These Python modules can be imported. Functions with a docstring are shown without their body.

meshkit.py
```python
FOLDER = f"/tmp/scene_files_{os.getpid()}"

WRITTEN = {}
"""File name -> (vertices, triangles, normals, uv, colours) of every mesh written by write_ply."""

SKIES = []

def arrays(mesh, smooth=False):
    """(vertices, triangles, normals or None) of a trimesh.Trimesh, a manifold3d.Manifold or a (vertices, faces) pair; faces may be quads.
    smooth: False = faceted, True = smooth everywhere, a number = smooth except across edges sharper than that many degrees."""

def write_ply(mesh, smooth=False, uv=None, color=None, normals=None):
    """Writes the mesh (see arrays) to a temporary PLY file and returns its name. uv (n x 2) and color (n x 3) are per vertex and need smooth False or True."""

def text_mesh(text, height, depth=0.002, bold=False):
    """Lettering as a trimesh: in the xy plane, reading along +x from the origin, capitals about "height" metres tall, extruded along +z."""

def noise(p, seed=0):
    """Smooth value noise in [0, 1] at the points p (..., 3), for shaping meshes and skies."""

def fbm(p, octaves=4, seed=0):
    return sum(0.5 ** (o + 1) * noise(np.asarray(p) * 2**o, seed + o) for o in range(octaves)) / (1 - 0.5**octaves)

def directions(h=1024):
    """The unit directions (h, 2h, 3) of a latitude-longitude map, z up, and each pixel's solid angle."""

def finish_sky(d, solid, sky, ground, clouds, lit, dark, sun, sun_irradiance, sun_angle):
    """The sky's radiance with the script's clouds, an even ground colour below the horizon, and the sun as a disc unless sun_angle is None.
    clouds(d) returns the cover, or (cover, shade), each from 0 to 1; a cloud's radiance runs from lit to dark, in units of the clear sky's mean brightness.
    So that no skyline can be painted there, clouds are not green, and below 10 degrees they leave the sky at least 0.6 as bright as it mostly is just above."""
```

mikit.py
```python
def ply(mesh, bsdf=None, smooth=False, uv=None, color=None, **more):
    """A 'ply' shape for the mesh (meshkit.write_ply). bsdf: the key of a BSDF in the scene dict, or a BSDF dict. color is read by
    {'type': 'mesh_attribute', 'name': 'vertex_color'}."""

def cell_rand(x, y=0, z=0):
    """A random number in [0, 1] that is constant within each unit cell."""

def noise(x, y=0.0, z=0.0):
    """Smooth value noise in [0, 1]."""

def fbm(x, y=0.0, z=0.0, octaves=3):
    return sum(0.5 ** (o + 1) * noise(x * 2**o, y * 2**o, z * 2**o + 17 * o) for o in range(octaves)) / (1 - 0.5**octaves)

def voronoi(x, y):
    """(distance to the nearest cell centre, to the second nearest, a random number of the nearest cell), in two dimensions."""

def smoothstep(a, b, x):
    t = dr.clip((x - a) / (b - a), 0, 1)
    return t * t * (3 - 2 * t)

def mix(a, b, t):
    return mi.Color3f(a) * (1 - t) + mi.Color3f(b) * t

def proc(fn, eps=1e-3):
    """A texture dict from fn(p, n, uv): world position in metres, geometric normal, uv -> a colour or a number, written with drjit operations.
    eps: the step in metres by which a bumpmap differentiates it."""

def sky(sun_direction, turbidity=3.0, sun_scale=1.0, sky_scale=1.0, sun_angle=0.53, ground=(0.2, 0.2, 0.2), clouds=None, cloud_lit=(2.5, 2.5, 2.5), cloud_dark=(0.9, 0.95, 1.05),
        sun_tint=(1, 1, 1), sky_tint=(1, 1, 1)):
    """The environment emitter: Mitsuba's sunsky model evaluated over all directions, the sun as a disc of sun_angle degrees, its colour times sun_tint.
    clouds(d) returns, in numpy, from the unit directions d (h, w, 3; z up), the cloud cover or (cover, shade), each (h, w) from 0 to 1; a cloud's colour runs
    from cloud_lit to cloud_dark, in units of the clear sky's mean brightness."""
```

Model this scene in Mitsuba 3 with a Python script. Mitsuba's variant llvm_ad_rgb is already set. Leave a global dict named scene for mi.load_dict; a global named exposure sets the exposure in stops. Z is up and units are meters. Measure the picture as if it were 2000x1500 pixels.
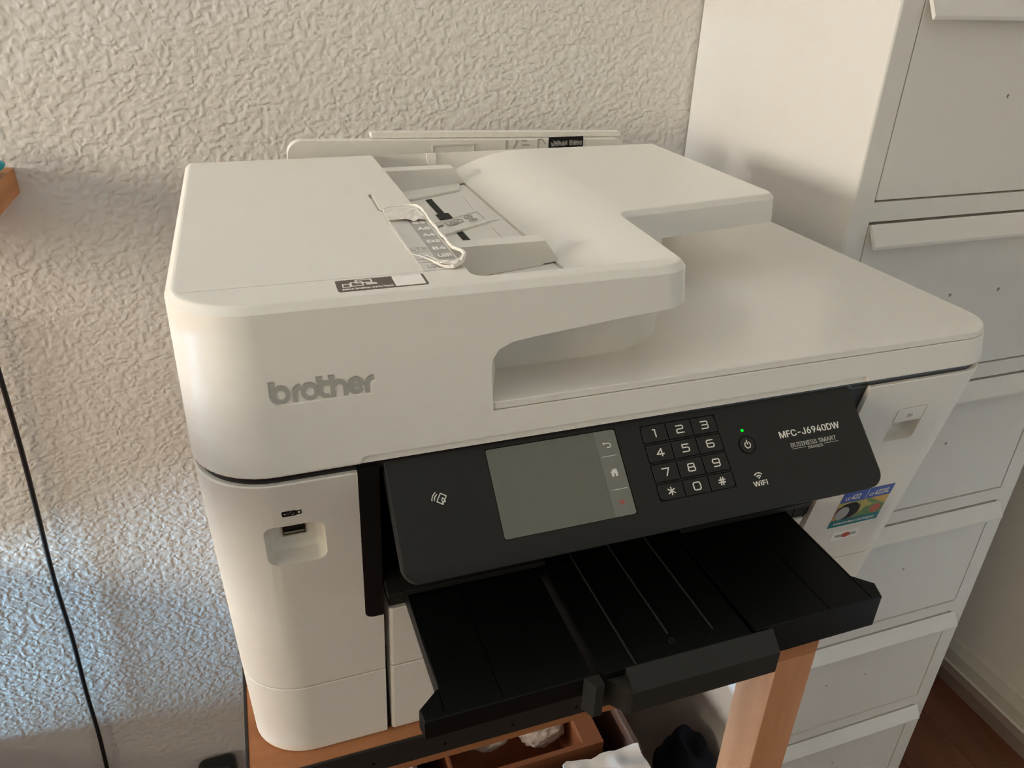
import math, random
import numpy as np
import trimesh, shapely
import shapely.geometry as sg
from shapely import affinity
from shapely.ops import unary_union
import manifold3d as m3
import drjit as dr
import mitsuba as mi
import mikit, meshkit
from mikit import proc, noise, fbm, voronoi, smoothstep, mix

T = mi.ScalarTransform4f
scene, labels = {}, {}
rng = random.Random(7)

# ------------------------------------------------------------------ camera, light, exposure
CAM = np.array([0.0478, -0.3685, 0.4795])
FWD, UP = [0.297, 0.8302, -0.4719], [0.1318, 0.4538, 0.8813]
scene['camera'] = {'type': 'perspective', 'fov': 68.04, 'fov_axis': 'x', 'near_clip': 0.01, 'far_clip': 50.0,
                   'to_world': T().look_at(origin=CAM.tolist(), target=(CAM + np.array(FWD)).tolist(), up=UP)}
exposure = 0.0
WARM_WINDOW = (29.5, 28.2, 27.0)   # left window, daylight through warm sheer blinds
COOL_WINDOW = (55.0, 105.0, 155.0)      # low glazed door panel, open sky
CEILING_LAMP = (0.05, 0.05, 0.04)
FRONT_WINDOW = (9.6, 8.0, 5.6)

YW = 0.5445        # back wall
XR = 1.352         # right wall
XL, YF = -2.3, -2.6
ZF, ZC = -0.83, 1.65
ZT = -0.0738       # table top

# ------------------------------------------------------------------ materials
def bsdf(key, rgb, rough=0.5, spec=0.5, two=True, **kw):
    col = rgb if isinstance(rgb, dict) else {'type': 'rgb', 'value': list(rgb)}
    b = {'type': 'principled', 'base_color': col, 'roughness': rough, 'specular': spec, **kw}
    scene[key] = {'type': 'twosided', 'bsdf': b} if two else b

def wood_fn(a, b, scale, along, dark=0.0):
    def fn(p, n, uv):
        q = [p.x, p.y, p.z]
        l = q[along]
        o = [q[i] for i in range(3) if i != along]
        g = fbm(o[0] * scale + noise(l * 6) * 1.2, o[1] * scale, l * 5.0, octaves=3)
        streak = noise(o[0] * scale * 5, o[1] * scale * 5, l * 9.0)
        t = smoothstep(0.25, 0.75, g) * 0.75 + streak * 0.25
        return mix(a, b, t)
    return fn

bsdf('white_plastic', (0.70, 0.672, 0.615), 0.36, 0.45)
bsdf('lid_plastic', (0.66, 0.632, 0.58), 0.22, 0.5, clearcoat=0.5, clearcoat_gloss=0.8)
bsdf('grey_print', (0.34, 0.33, 0.31), 0.5)
bsdf('pale_print', (0.55, 0.535, 0.50), 0.5)
bsdf('logo_grey', (0.40, 0.385, 0.345), 0.3, 0.5, metallic=0.2)
bsdf('panel_black', (0.0115, 0.0108, 0.0088), 0.45, 0.28)
bsdf('key_black', (0.0125, 0.0118, 0.0100), 0.42, 0.28)
bsdf('deep_black', (0.004, 0.004, 0.004), 0.5, 0.25)
bsdf('gloss_black', (0.008, 0.008, 0.009), 0.22, 0.5)
def tray_fn(p, n, uv):
    s = noise(p.x * 1300, p.y * 1300, p.z * 1300)
    return mix((0.0026, 0.0026, 0.0024), (0.012, 0.0115, 0.0105), smoothstep(0.90, 0.97, s))
bsdf('tray_black', {**proc(tray_fn)}, 0.42, 0.16)
bsdf('handle_black', (0.014, 0.0135, 0.011), 0.5, 0.3)
bsdf('white_ink', (0.62, 0.60, 0.55), 0.6)
bsdf('dim_ink', (0.30, 0.29, 0.26), 0.6)
bsdf('screen_grey', (0.125, 0.122, 0.098), 0.16, 0.5)
bsdf('screen_strip', (0.16, 0.16, 0.135), 0.16, 0.5)
bsdf('red_ink', (0.42, 0.06, 0.035), 0.5)
bsdf('label_brown', (0.085, 0.066, 0.055), 0.4)
bsdf('paper_white', (0.80, 0.77, 0.72), 0.7, 0.2)
bsdf('cabinet_paint', (0.66, 0.635, 0.59), 0.42, 0.4)
bsdf('dark_hole', (0.03, 0.028, 0.025), 0.8, 0.1)
bsdf('blue_print', (0.02, 0.06, 0.30), 0.35)
bsdf('teal_print', (0.0, 0.13, 0.15), 0.35)
def photo_fn(p, n, uv):
    a = fbm(p.x * 130 + 3, p.z * 130, octaves=3)
    b = noise(p.x * 190 + 9, p.z * 190 + 5)
    c = mix((0.30, 0.13, 0.08), (0.08, 0.19, 0.04), smoothstep(0.38, 0.55, a + (p.x - 0.509) * 12))
    c = mix(c, (0.42, 0.07, 0.03), smoothstep(0.0062, 0.0045, dr.sqrt(dr.square(p.x - 0.5265) + dr.square(p.z - 0.083))))
    c = mix(c, (0.55, 0.32, 0.05), smoothstep(0.092, 0.096, p.z + (p.x - 0.522) * 0.5) * smoothstep(0.512, 0.520, p.x))
    return mix(c, (0.40, 0.36, 0.08), smoothstep(0.62, 0.8, b))
bsdf('photo_print', proc(photo_fn), 0.35)
bsdf('wood_top', proc(wood_fn((0.25, 0.095, 0.036), (0.37, 0.155, 0.066), 45, 0)), 0.55, 0.3)
bsdf('wood_front', proc(wood_fn((0.46, 0.19, 0.08), (0.56, 0.26, 0.125), 45, 0)), 0.55, 0.3)
bsdf('wood_leg', proc(wood_fn((0.42, 0.185, 0.088), (0.53, 0.26, 0.14), 50, 2)), 0.55, 0.3)
bsdf('wood_shelf', proc(wood_fn((0.34, 0.13, 0.045), (0.46, 0.20, 0.08), 50, 1)), 0.5, 0.3)
bsdf('floor_wood', proc(wood_fn((0.085, 0.027, 0.014), (0.135, 0.048, 0.024), 26, 1)), 0.4, 0.4)
bsdf('metal_strip', (0.012, 0.011, 0.010), 0.45, 0.4)
bsdf('cable_black', (0.010, 0.010, 0.010), 0.4, 0.4)
bsdf('steel', (0.42, 0.40, 0.34), 0.3, 0.5, metallic=0.9)
bsdf('teal_cloth', (0.03, 0.30, 0.36), 0.7)
bsdf('card_brown', (0.24, 0.085, 0.035), 0.7, 0.2)
bsdf('crate_brown', (0.13, 0.075, 0.055), 0.7, 0.2)
bsdf('tissue', (0.55, 0.45, 0.38), 0.85, 0.1)
bsdf('dark_cloth', (0.012, 0.013, 0.018), 0.9, 0.1)
bsdf('baseboard_paint', (0.45, 0.43, 0.37), 0.5)
bsdf('shoe_mould', (0.17, 0.12, 0.095), 0.6)
bsdf('ceiling_paint', (0.75, 0.74, 0.70), 0.9, 0.1)
def plaster_h(p, n, uv):
    a = p.x * 215 + fbm(p.x * 130, p.z * 130, 3.0, octaves=2) * 1.5
    b = p.z * 270 + fbm(p.x * 130 + 31, p.z * 130 + 7, 5.0, octaves=2) * 1.5
    f = noise(a, b, 0.5)
    g = noise(a * 2.3 + 11, b * 2.3 + 5, 0.5)
    return smoothstep(0.25, 0.75, f) * 0.78 + g * 0.22
def plaster_col(p, n, uv):
    return mix((0.655, 0.625, 0.575), (0.69, 0.66, 0.61), fbm(p.x * 14, p.y * 14, p.z * 14))
scene['plaster'] = {'type': 'twosided', 'bsdf': {'type': 'bumpmap', 'arbitrary': proc(plaster_h, 3e-4), 'scale': 0.0013,
                    'bsdf': {'type': 'principled', 'base_color': proc(plaster_col), 'roughness': 0.85, 'specular': 0.15}}}
bsdf('wall_dim', (0.30, 0.28, 0.25), 0.8, 0.2)
bsdf('wall_paint', (0.60, 0.575, 0.52), 0.7, 0.2)
scene['film_sheet'] = {'type': 'blendbsdf', 'weight': 0.30, 'a': {'type': 'thindielectric', 'int_ior': 1.3},
                       'b': {'type': 'twosided', 'bsdf': {'type': 'principled', 'base_color': {'type': 'rgb', 'value': [0.85, 0.80, 0.73]}, 'roughness': 0.4}}}
bsdf('film_fold', (0.70, 0.665, 0.605), 0.5, 0.4)

# ------------------------------------------------------------------ mesh helpers
def split_normals(mesh, angle):
    """Corner normals that follow the large faces: weights grow with the square of a face's area, edges sharper than angle stay sharp."""
    V, F = np.asarray(mesh.vertices, float), np.asarray(mesh.faces, int)
    _, first, idx = np.unique(np.round(V * 1e7).astype(np.int64), axis=0, return_index=True, return_inverse=True)
    idx = idx.ravel(); W = idx[F]
    keep = (W[:, 0] != W[:, 1]) & (W[:, 1] != W[:, 2]) & (W[:, 2] != W[:, 0])
    F, W = F[keep], W[keep]
    N = np.cross(V[F[:, 1]] - V[F[:, 0]], V[F[:, 2]] - V[F[:, 0]])
    A = np.linalg.norm(N, axis=1); ok = A > 1e-14
    F, W, N, A = F[ok], W[ok], N[ok], A[ok]
    N = N / A[:, None]
    cv, cf = W.ravel(), np.repeat(np.arange(len(F)), 3)
    order = np.argsort(cv, kind='stable'); cnt = np.bincount(cv)[cv[order]]
    start = np.r_[0, np.cumsum(np.bincount(cv))][cv[order]]
    rep = np.repeat(np.arange(len(order)), cnt)
    off = np.arange(len(rep)) - np.repeat(np.r_[0, np.cumsum(cnt)[:-1]], cnt)
    a, b = order[rep], order[start[rep] + off]
    fa, fb = cf[a], cf[b]
    near = np.einsum('ij,ij->i', N[fa], N[fb]) > math.cos(math.radians(angle)) - 1e-9 if angle < 180 else np.ones(len(fa), bool)
    out = np.zeros((len(cv), 3))
    np.add.at(out, a[near], N[fb[near]] * (A[fb[near]] ** 2)[:, None])
    L = np.linalg.norm(out, axis=1, keepdims=True)
    out = np.where(L > 0, out / np.maximum(L, 1e-300), N[cf])
    key = np.column_stack([cv, np.round(out * 1e4).astype(np.int64)])
    _, fi, inv = np.unique(key, axis=0, return_index=True, return_inverse=True)
    return V[first[cv[fi]]], inv.ravel().reshape(-1, 3), out[fi]

def add(key, mesh, mat, smooth=32, **more):
    n, base = 0, key
    while key in scene:
        n += 1
        key = f'{base}_{n:03d}'
    if smooth is False:
        scene[key] = mikit.ply(mesh, mat, smooth=False, **more)
    else:
        v, f, nn = split_normals(mesh, 180.0 if smooth is True else float(smooth))
        path = meshkit.write_ply((v, f), False, normals=nn)
        scene[key] = {'type': 'ply', 'filename': path, 'face_normals': False, 'bsdf': {'type': 'ref', 'id': mat}, **more}
    return key

def tag(key, label=None, cat=None, group=None, kind=None):
    d = labels.setdefault(key, {})
    for k, v in (('label', label), ('category', cat), ('group', group), ('kind', kind)):
        if v:
            d[k] = v
    return key

def numbered(base, used={}):
    used[base] = used.get(base, -1) + 1
    return base if used[base] == 0 else f'{base}_{used[base]:03d}'

def tm(man):
    m = man.to_mesh()
    return trimesh.Trimesh(np.array(m.vert_properties[:, :3], float), np.array(m.tri_verts), process=False)

def man_tm(m):
    return tm(m)

def man(mesh):
    mesh = mesh.copy(); mesh.merge_vertices()
    return m3.Manifold(m3.Mesh(np.asarray(mesh.vertices, np.float32), np.asarray(mesh.faces, np.uint32)))

def bx(x0, x1, y0, y1, z0, z1):
    return m3.Manifold.cube([x1 - x0, y1 - y0, z1 - z0]).translate([x0, y0, z0])

def outline(verts, radii, inset=0.0, n=8):
    """A polygon (counter-clockwise) with its corners rounded and moved inwards; always the same number of points."""
    v = np.array(verts, float); N = len(v)
    out = []
    d = np.roll(v, -1, 0) - v
    d /= np.linalg.norm(d, axis=1, keepdims=True)
    nrm = np.stack([-d[:, 1], d[:, 0]], 1)
    p = []
    for i in range(N):
        a, b = i - 1, i
        A = np.array([nrm[a], nrm[b]]); rhs = [nrm[a] @ v[i] + inset, nrm[b] @ v[i] + inset]
        p.append(np.linalg.solve(A, rhs))
    for i in range(N):
        a, b = d[i - 1], d[i]
        cr = a[0] * b[1] - a[1] * b[0]
        r = max(radii[i] - inset * np.sign(cr), 1e-5)
        ang = math.atan2(cr, a @ b)
        t = r * math.tan(abs(ang) / 2)
        s = np.sign(cr)
        c = p[i] - a * t + np.array([-a[1], a[0]]) * r * s
        a0 = math.atan2(*( (p[i] - a * t - c)[::-1]))
        for k in range(n + 1):
            th = a0 + ang * k / n
            out.append(c + r * np.array([math.cos(th), math.sin(th)]))
    return np.array(out)

def loft(layers):
    """layers: list of (points n x 2, z or n-array) from bottom to top, the same n. A closed solid."""
    n = len(layers[0][0]); V, F = [], []
    for pts, z in layers:
        V.append(np.column_stack([pts, np.broadcast_to(z, n)]))
    for k in range(len(layers) - 1):
        i = np.arange(n); j = (i + 1) % n; o = k * n
        F.append(np.column_stack([o + i, o + j, o + n + j])); F.append(np.column_stack([o + i, o + n + j, o + n + i]))
    import mapbox_earcut as me
    bot = me.triangulate_float64(layers[0][0], np.array([n], np.uint32)).reshape(-1, 3)
    top = me.triangulate_float64(layers[-1][0], np.array([n], np.uint32)).reshape(-1, 3) + (len(layers) - 1) * n
    def orient(f, pts, up):
        a, b, c = pts[f[:, 0]], pts[f[:, 1]], pts[f[:, 2]]
        s = (b[:, 0] - a[:, 0]) * (c[:, 1] - a[:, 1]) - (b[:, 1] - a[:, 1]) * (c[:, 0] - a[:, 0])
        g = f.copy(); w = (s > 0) != up
        g[w] = g[w][:, ::-1]
        return g
    allp = np.vstack([l[0] for l in layers])
    F += [orient(bot, allp, False), orient(top, allp, True)]
    return trimesh.Trimesh(np.vstack(V), np.vstack(F).astype(int), process=False)

def prism(verts, radii, z0, z1, top=0.0, bot=0.0, n=8, steps=3):
    """A rounded-corner prism with rounded upper and lower edges."""
    L = []
    for k in range(steps + 1) if bot else [0]:
        th = math.pi / 2 * k / steps if bot else 0
        L.append((outline(verts, radii, bot * (1 - math.sin(th)), n), z0 + bot * (1 - math.cos(th))))
    for k in range(steps + 1) if top else [0]:
        th = math.pi / 2 * k / steps if top else 0
        L.append((outline(verts, radii, top * (1 - math.cos(th)), n), z1 - top + top * math.sin(th) if top else z1))
    return loft(L)

def rect(x0, x1, y0, y1):
    return [(x0, y0), (x1, y0), (x1, y1), (x0, y1)]

def rbox(x0, x1, y0, y1, z0, z1, r=0.001, steps=2):
    """A box with rounded edges."""
    s = min(r, (x1 - x0) / 2.1, (y1 - y0) / 2.1, (z1 - z0) / 2.1)
    return prism(rect(x0, x1, y0, y1), [s] * 4, z0, z1, top=s, bot=s, n=3, steps=steps)

def cat(*ms):
    return trimesh.util.concatenate(list(ms))

def polys(g):
    return [q for q in getattr(g, 'geoms', [g]) if q.area > 1e-12]

def ext(geom, h):
    """A shapely shape extruded along +z."""
    return cat(*[trimesh.creation.extrude_polygon(q, h, engine='earcut') for q in polys(geom)])

def stroke(lines, w, cap='round'):
    return unary_union([sg.LineString(l).buffer(w / 2, cap_style=cap, join_style='round', quad_segs=4) for l in lines])

def frame(mesh, o, ux, uy, uz):
    """Local x, y, z of the mesh to the axes ux, uy, uz at o."""
    M = np.eye(4); M[:3, 0], M[:3, 1], M[:3, 2], M[:3, 3] = ux, uy, uz, o
    m = mesh.copy(); m.apply_transform(M)
    return m

def warp(mesh, fn):
    m = mesh.copy(); v = np.array(m.vertices); m.vertices = fn(v)
    return m

def tube(path, r, n=10):
    v, f = [], []
    P = np.array(path, float)
    for i, p in enumerate(P):
        d = P[min(i + 1, len(P) - 1)] - P[max(i - 1, 0)]; d /= np.linalg.norm(d)
        a = np.cross(d, [0.0, 1.0, 0.13]); a /= np.linalg.norm(a); b = np.cross(d, a)
        rr = r[i] if np.ndim(r) else r
        for k in range(n):
            t = 2 * math.pi * k / n
            v.append(p + rr * (math.cos(t) * a + math.sin(t) * b))
    for i in range(len(P) - 1):
        for k in range(n):
            a, b = i * n + k, i * n + (k + 1) % n
            f += [[a, a + n, b], [b, a + n, b + n]]
    v += [P[0], P[-1]]
    for k in range(n):
        f.append([len(v) - 2, k, (k + 1) % n]); o = (len(P) - 1) * n
        f.append([len(v) - 1, o + (k + 1) % n, o + k])
    m = trimesh.Trimesh(np.array(v), np.array(f), process=False)
    if m.volume < 0:
        m.invert()
    return m

def resample(pts, n):
    from scipy.interpolate import CubicSpline
    P = np.array(pts, float); s = np.r_[0, np.cumsum(np.linalg.norm(np.diff(P, axis=0), axis=1))]
    return CubicSpline(s, P)(np.linspace(0, s[-1], n))

def text(s, h, bold=False):
    m = meshkit.text_mesh(s, h, 0.0002, bold)
    return m

def fit_text(s, x0, x1, h, bold=False):
    """Lettering stretched to run from x0 to x1, capitals h tall, baseline at y = 0."""
    m = text(s, h, bold); b = m.bounds
    m.apply_translation([-b[0, 0], 0, 0]); m.apply_scale([(x1 - x0) / (b[1, 0] - b[0, 0]), 1, 1]); m.apply_translation([x0, 0, 0])
    return m

# ------------------------------------------------------------------ the room
def arc(cx, cy, r, a0, a1, n=14):
    return [(cx + r * math.cos(math.radians(a0 + (a1 - a0) * i / n)), cy + r * math.sin(math.radians(a0 + (a1 - a0) * i / n))) for i in range(n + 1)]

def quad(a, b, c, d):
    return trimesh.Trimesh(np.array([a, b, c, d], float), np.array([[0, 1, 2], [0, 2, 3]]), process=False)

def struct(key, mesh, mat, smooth=False):
    k = add(key, mesh, mat, smooth)
    return tag(k, kind='structure')

struct('wall_back', quad([XL, YW, ZF], [XL, YW, ZC], [XR, YW, ZC], [XR, YW, ZF]), 'plaster')
struct('wall_right', quad([XR, YW, ZF], [XR, YW, ZC], [XR, YF, ZC], [XR, YF, ZF]), 'wall_paint')
struct('ceiling', quad([XL, YF, ZC], [XR, YF, ZC], [XR, YW, ZC], [XL, YW, ZC]), 'ceiling_paint')
struct('wall_front', quad([XL, YF, ZF], [XR, YF, ZF], [XR, YF, ZC], [XL, YF, ZC]), 'wall_dim')
# left wall with two openings: a window and a low glazed panel near the back corner
WIN = (-0.30, 0.50, 0.48, 0.95)     # y0, y1, z0, z1
LOW = (0.02, 0.50, -0.76, -0.18)
wl = bx(XL - 0.08, XL, YF, YW, ZF, ZC) - bx(XL - 0.2, XL + 0.1, WIN[0], WIN[1], WIN[2], WIN[3]) - bx(XL - 0.2, XL + 0.1, LOW[0], LOW[1], LOW[2], LOW[3])
struct('wall_left', tm(wl), 'wall_dim')
def pane(key, y0, y1, z0, z1, rad):
    m = quad([XL - 0.05, y0, z0], [XL - 0.05, y1, z0], [XL - 0.05, y1, z1], [XL - 0.05, y0, z1])
    k = add(key, m, 'paper_white', False, emitter={'type': 'area', 'radiance': {'type': 'rgb', 'value': list(rad)}})
    tag(k, kind='structure')
pane('window_1', *WIN, WARM_WINDOW)
pane('window_2', *LOW, COOL_WINDOW)
m = quad([XL + 0.006, -1.8, 0.3], [XL + 0.006, -0.4, 0.3], [XL + 0.006, -0.4, 0.95], [XL + 0.006, -1.8, 0.95])
k = add('window_3', m, 'paper_white', False, emitter={'type': 'area', 'radiance': {'type': 'rgb', 'value': list(FRONT_WINDOW)}}); tag(k, kind='structure')

m = quad([-0.9, -1.5, ZC - 0.03], [-0.9, -0.3, ZC - 0.03], [0.5, -0.3, ZC - 0.03], [0.5, -1.5, ZC - 0.03])
tag('ceiling_lamp', 'flat rectangular ceiling lamp above the room', 'lamp')
add('ceiling_lamp__diffuser', m, 'paper_white', False, emitter={'type': 'area', 'radiance': {'type': 'rgb', 'value': list(CEILING_LAMP)}})
fr = bx(-0.93, 0.53, -1.53, -0.27, ZC - 0.03, ZC) - bx(-0.9, 0.5, -1.5, -0.3, ZC - 0.05, ZC - 0.005)
add('ceiling_lamp__frame', tm(fr), 'ceiling_paint', False)

# floor boards run towards the back wall
struct('floor', quad([XL, YF, ZF - 0.004], [XR, YF, ZF - 0.004], [XR, YW, ZF - 0.004], [XL, YW, ZF - 0.004]), 'dark_hole')
w = 0.128
for i in range(int((XR - XL) / w) + 1):
    x0 = XR - (i + 1) * w
    cuts = [YF] + ([-1.2, 0.05] if i % 2 else [-0.6]) + [YW]
    for a, b in zip(cuts[:-1], cuts[1:]):
        add('floor__plank', rbox(max(x0, XL) + 0.0004, x0 + w - 0.0004, a + 0.0004, b - 0.0004, ZF - 0.004, ZF, 0.0012, 1), 'floor_wood', False)

# baseboard on the right wall: a moulded board and a dark shoe strip
prof = sg.Polygon([(0, 0), (-0.016, 0), (-0.016, 0.040), (-0.013, 0.044), (-0.013, 0.072), (-0.004, 0.092), (0, 0.092)])
bb = ext(prof, YW - YF)
struct('baseboard_right', frame(bb, [XR, YW, ZF], [1, 0, 0], [0, 0, 1], [0, -1, 0]), 'baseboard_paint')
prof = sg.Polygon([(0, 0), (-0.026, 0), (-0.026, 0.030), (-0.016, 0.040), (0, 0.040)])
add('baseboard_right__shoe_strip', frame(ext(prof, YW - YF), [XR, YW, ZF], [1, 0, 0], [0, 0, 1], [0, -1, 0]), 'shoe_mould', False)

# ------------------------------------------------------------------ filing cabinet
CX0, CX1, CY = 0.608, 1.0115, 0.2198
tag('filing_cabinet', 'tall white steel filing cabinet with full-width lip handles right of the printer', 'cabinet')
CZ1 = 0.60
shell = m3.Manifold(m3.Mesh(*[np.asarray(a, t) for a, t in ((rbox(CX0, CX1, CY, YW - 0.004, ZF + 0.004, CZ1, 0.003).vertices, np.float32), (rbox(CX0, CX1, CY, YW - 0.004, ZF + 0.004, CZ1, 0.003).faces, np.uint32))])) if False else man(rbox(CX0, CX1, CY, YW - 0.004, ZF + 0.004, CZ1, 0.003))
tops = [0.4785 - 0.2094 * i for i in range(6)]
DX0, DX1 = 0.6352, 0.9815
for zt in tops:
    shell = shell - bx(DX0 - 0.0021, DX1 + 0.0018, CY - 0.01, CY + 0.30, zt - 0.1862, zt + 0.0036)
add('filing_cabinet__body', tm(shell), 'cabinet_paint', 30)
dots = {1: [0.767], 2: [0.774, 0.8453], 3: [0.8474, 0.7745], 4: [0.8502, 0.775], 5: [0.8476, 0.7753], 6: [0.8438, 0.772]}
for i, zt in enumerate(tops):
    d = numbered('filing_cabinet__drawer')
    zb = zt - 0.1845
    front = man(rbox(DX0, DX1, CY + 0.0004, CY + 0.018, zb, zt, 0.0016))
    holes = []
    zc = zt - 0.089
    for x in dots[i + 1]:
        front = front - m3.Manifold.cylinder(0.02, 0.0021, 0.0021, 14).rotate([-90, 0, 0]).translate([x, CY - 0.005, zc])
    fm = tm(front)
    box = bx(DX0 + 0.004, DX1 - 0.004, CY + 0.0182, CY + 0.29, zb + 0.004, zt - 0.02)
    add(d, cat(fm, tm(box)), 'cabinet_paint', 30)
    for x in dots[i + 1]:
        c = trimesh.creation.cylinder(0.0021, 0.004, sections=14); c.apply_transform(trimesh.transformations.rotation_matrix(math.pi / 2, [1, 0, 0])); c.apply_translation([x, CY + 0.008, zc])
        add(d + '__screw_hole', c, 'dark_hole')
    # lip handle: a folded sheet that leaves the top edge and leans outwards
    p = [(0.0005, 0.0), (-0.0015, 0.001), (-0.013, -0.0185), (-0.0125, -0.0215), (-0.011, -0.0215), (-0.0005, -0.0035)]
    lip = ext(sg.Polygon(p).buffer(0.0003, quad_segs=3), DX1 + 0.007 - DX0)
    add(d + '__handle', frame(lip, [DX0 + 0.0005, CY, zt], [0, 1, 0], [0, 0, 1], [1, 0, 0]), 'cabinet_paint', 40)

# ------------------------------------------------------------------ table
TX0, TX1, TY0, TY1 = -0.0105, 0.53, 0.0445, 0.52
tag('table', 'orange-brown wooden table with a black metal edge strip under the printer', 'table')
np_ = 5
wd = (TY1 - TY0) / np_
for i in range(np_):
    add('table__plank', rbox(TX0, TX1, TY0 + i * wd + 0.0004, TY0 + (i + 1) * wd - 0.0004, -0.112, ZT, 0.0008, 1), 'wood_top' if i else 'wood_top', 30)
st = bx(TX0 - 0.002, 0.31, TY0 - 0.0022, TY0, -0.0998, ZT + 0.0006)
for x in (-0.0090, 0.0510, 0.1110, 0.1710, 0.2310):
    st = st - m3.Manifold.cylinder(0.01, 0.0017, 0.0017, 12).rotate([-90, 0, 0]).translate([x + 0.0335, TY0 - 0.005, -0.0905])
add('table__edge_strip', tm(st), 'metal_strip', 30); tag('table__edge_strip', 'black perforated metal edge strip')
add('table__edge_strip', rbox(TX0 - 0.0022, TX0, TY0, TY1, -0.0998, ZT + 0.0006, 0.0003, 1), 'metal_strip', False)
for x0, x1, y0, y1 in ((0.483, 0.5302, TY0, 0.0935), (-0.0085, 0.039, TY0 + 0.02, 0.113), (0.483, 0.5302, 0.47, 0.518), (-0.0085, 0.039, 0.47, 0.518)):
    add('table__leg', rbox(x0, x1, y0 + 0.0003, y1, ZF, -0.1122, 0.0015), 'wood_leg', 30)
add('table__rail', rbox(0.04, 0.482, 0.485, 0.505, -0.17, -0.1122, 0.001), 'wood_top', 30)

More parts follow.
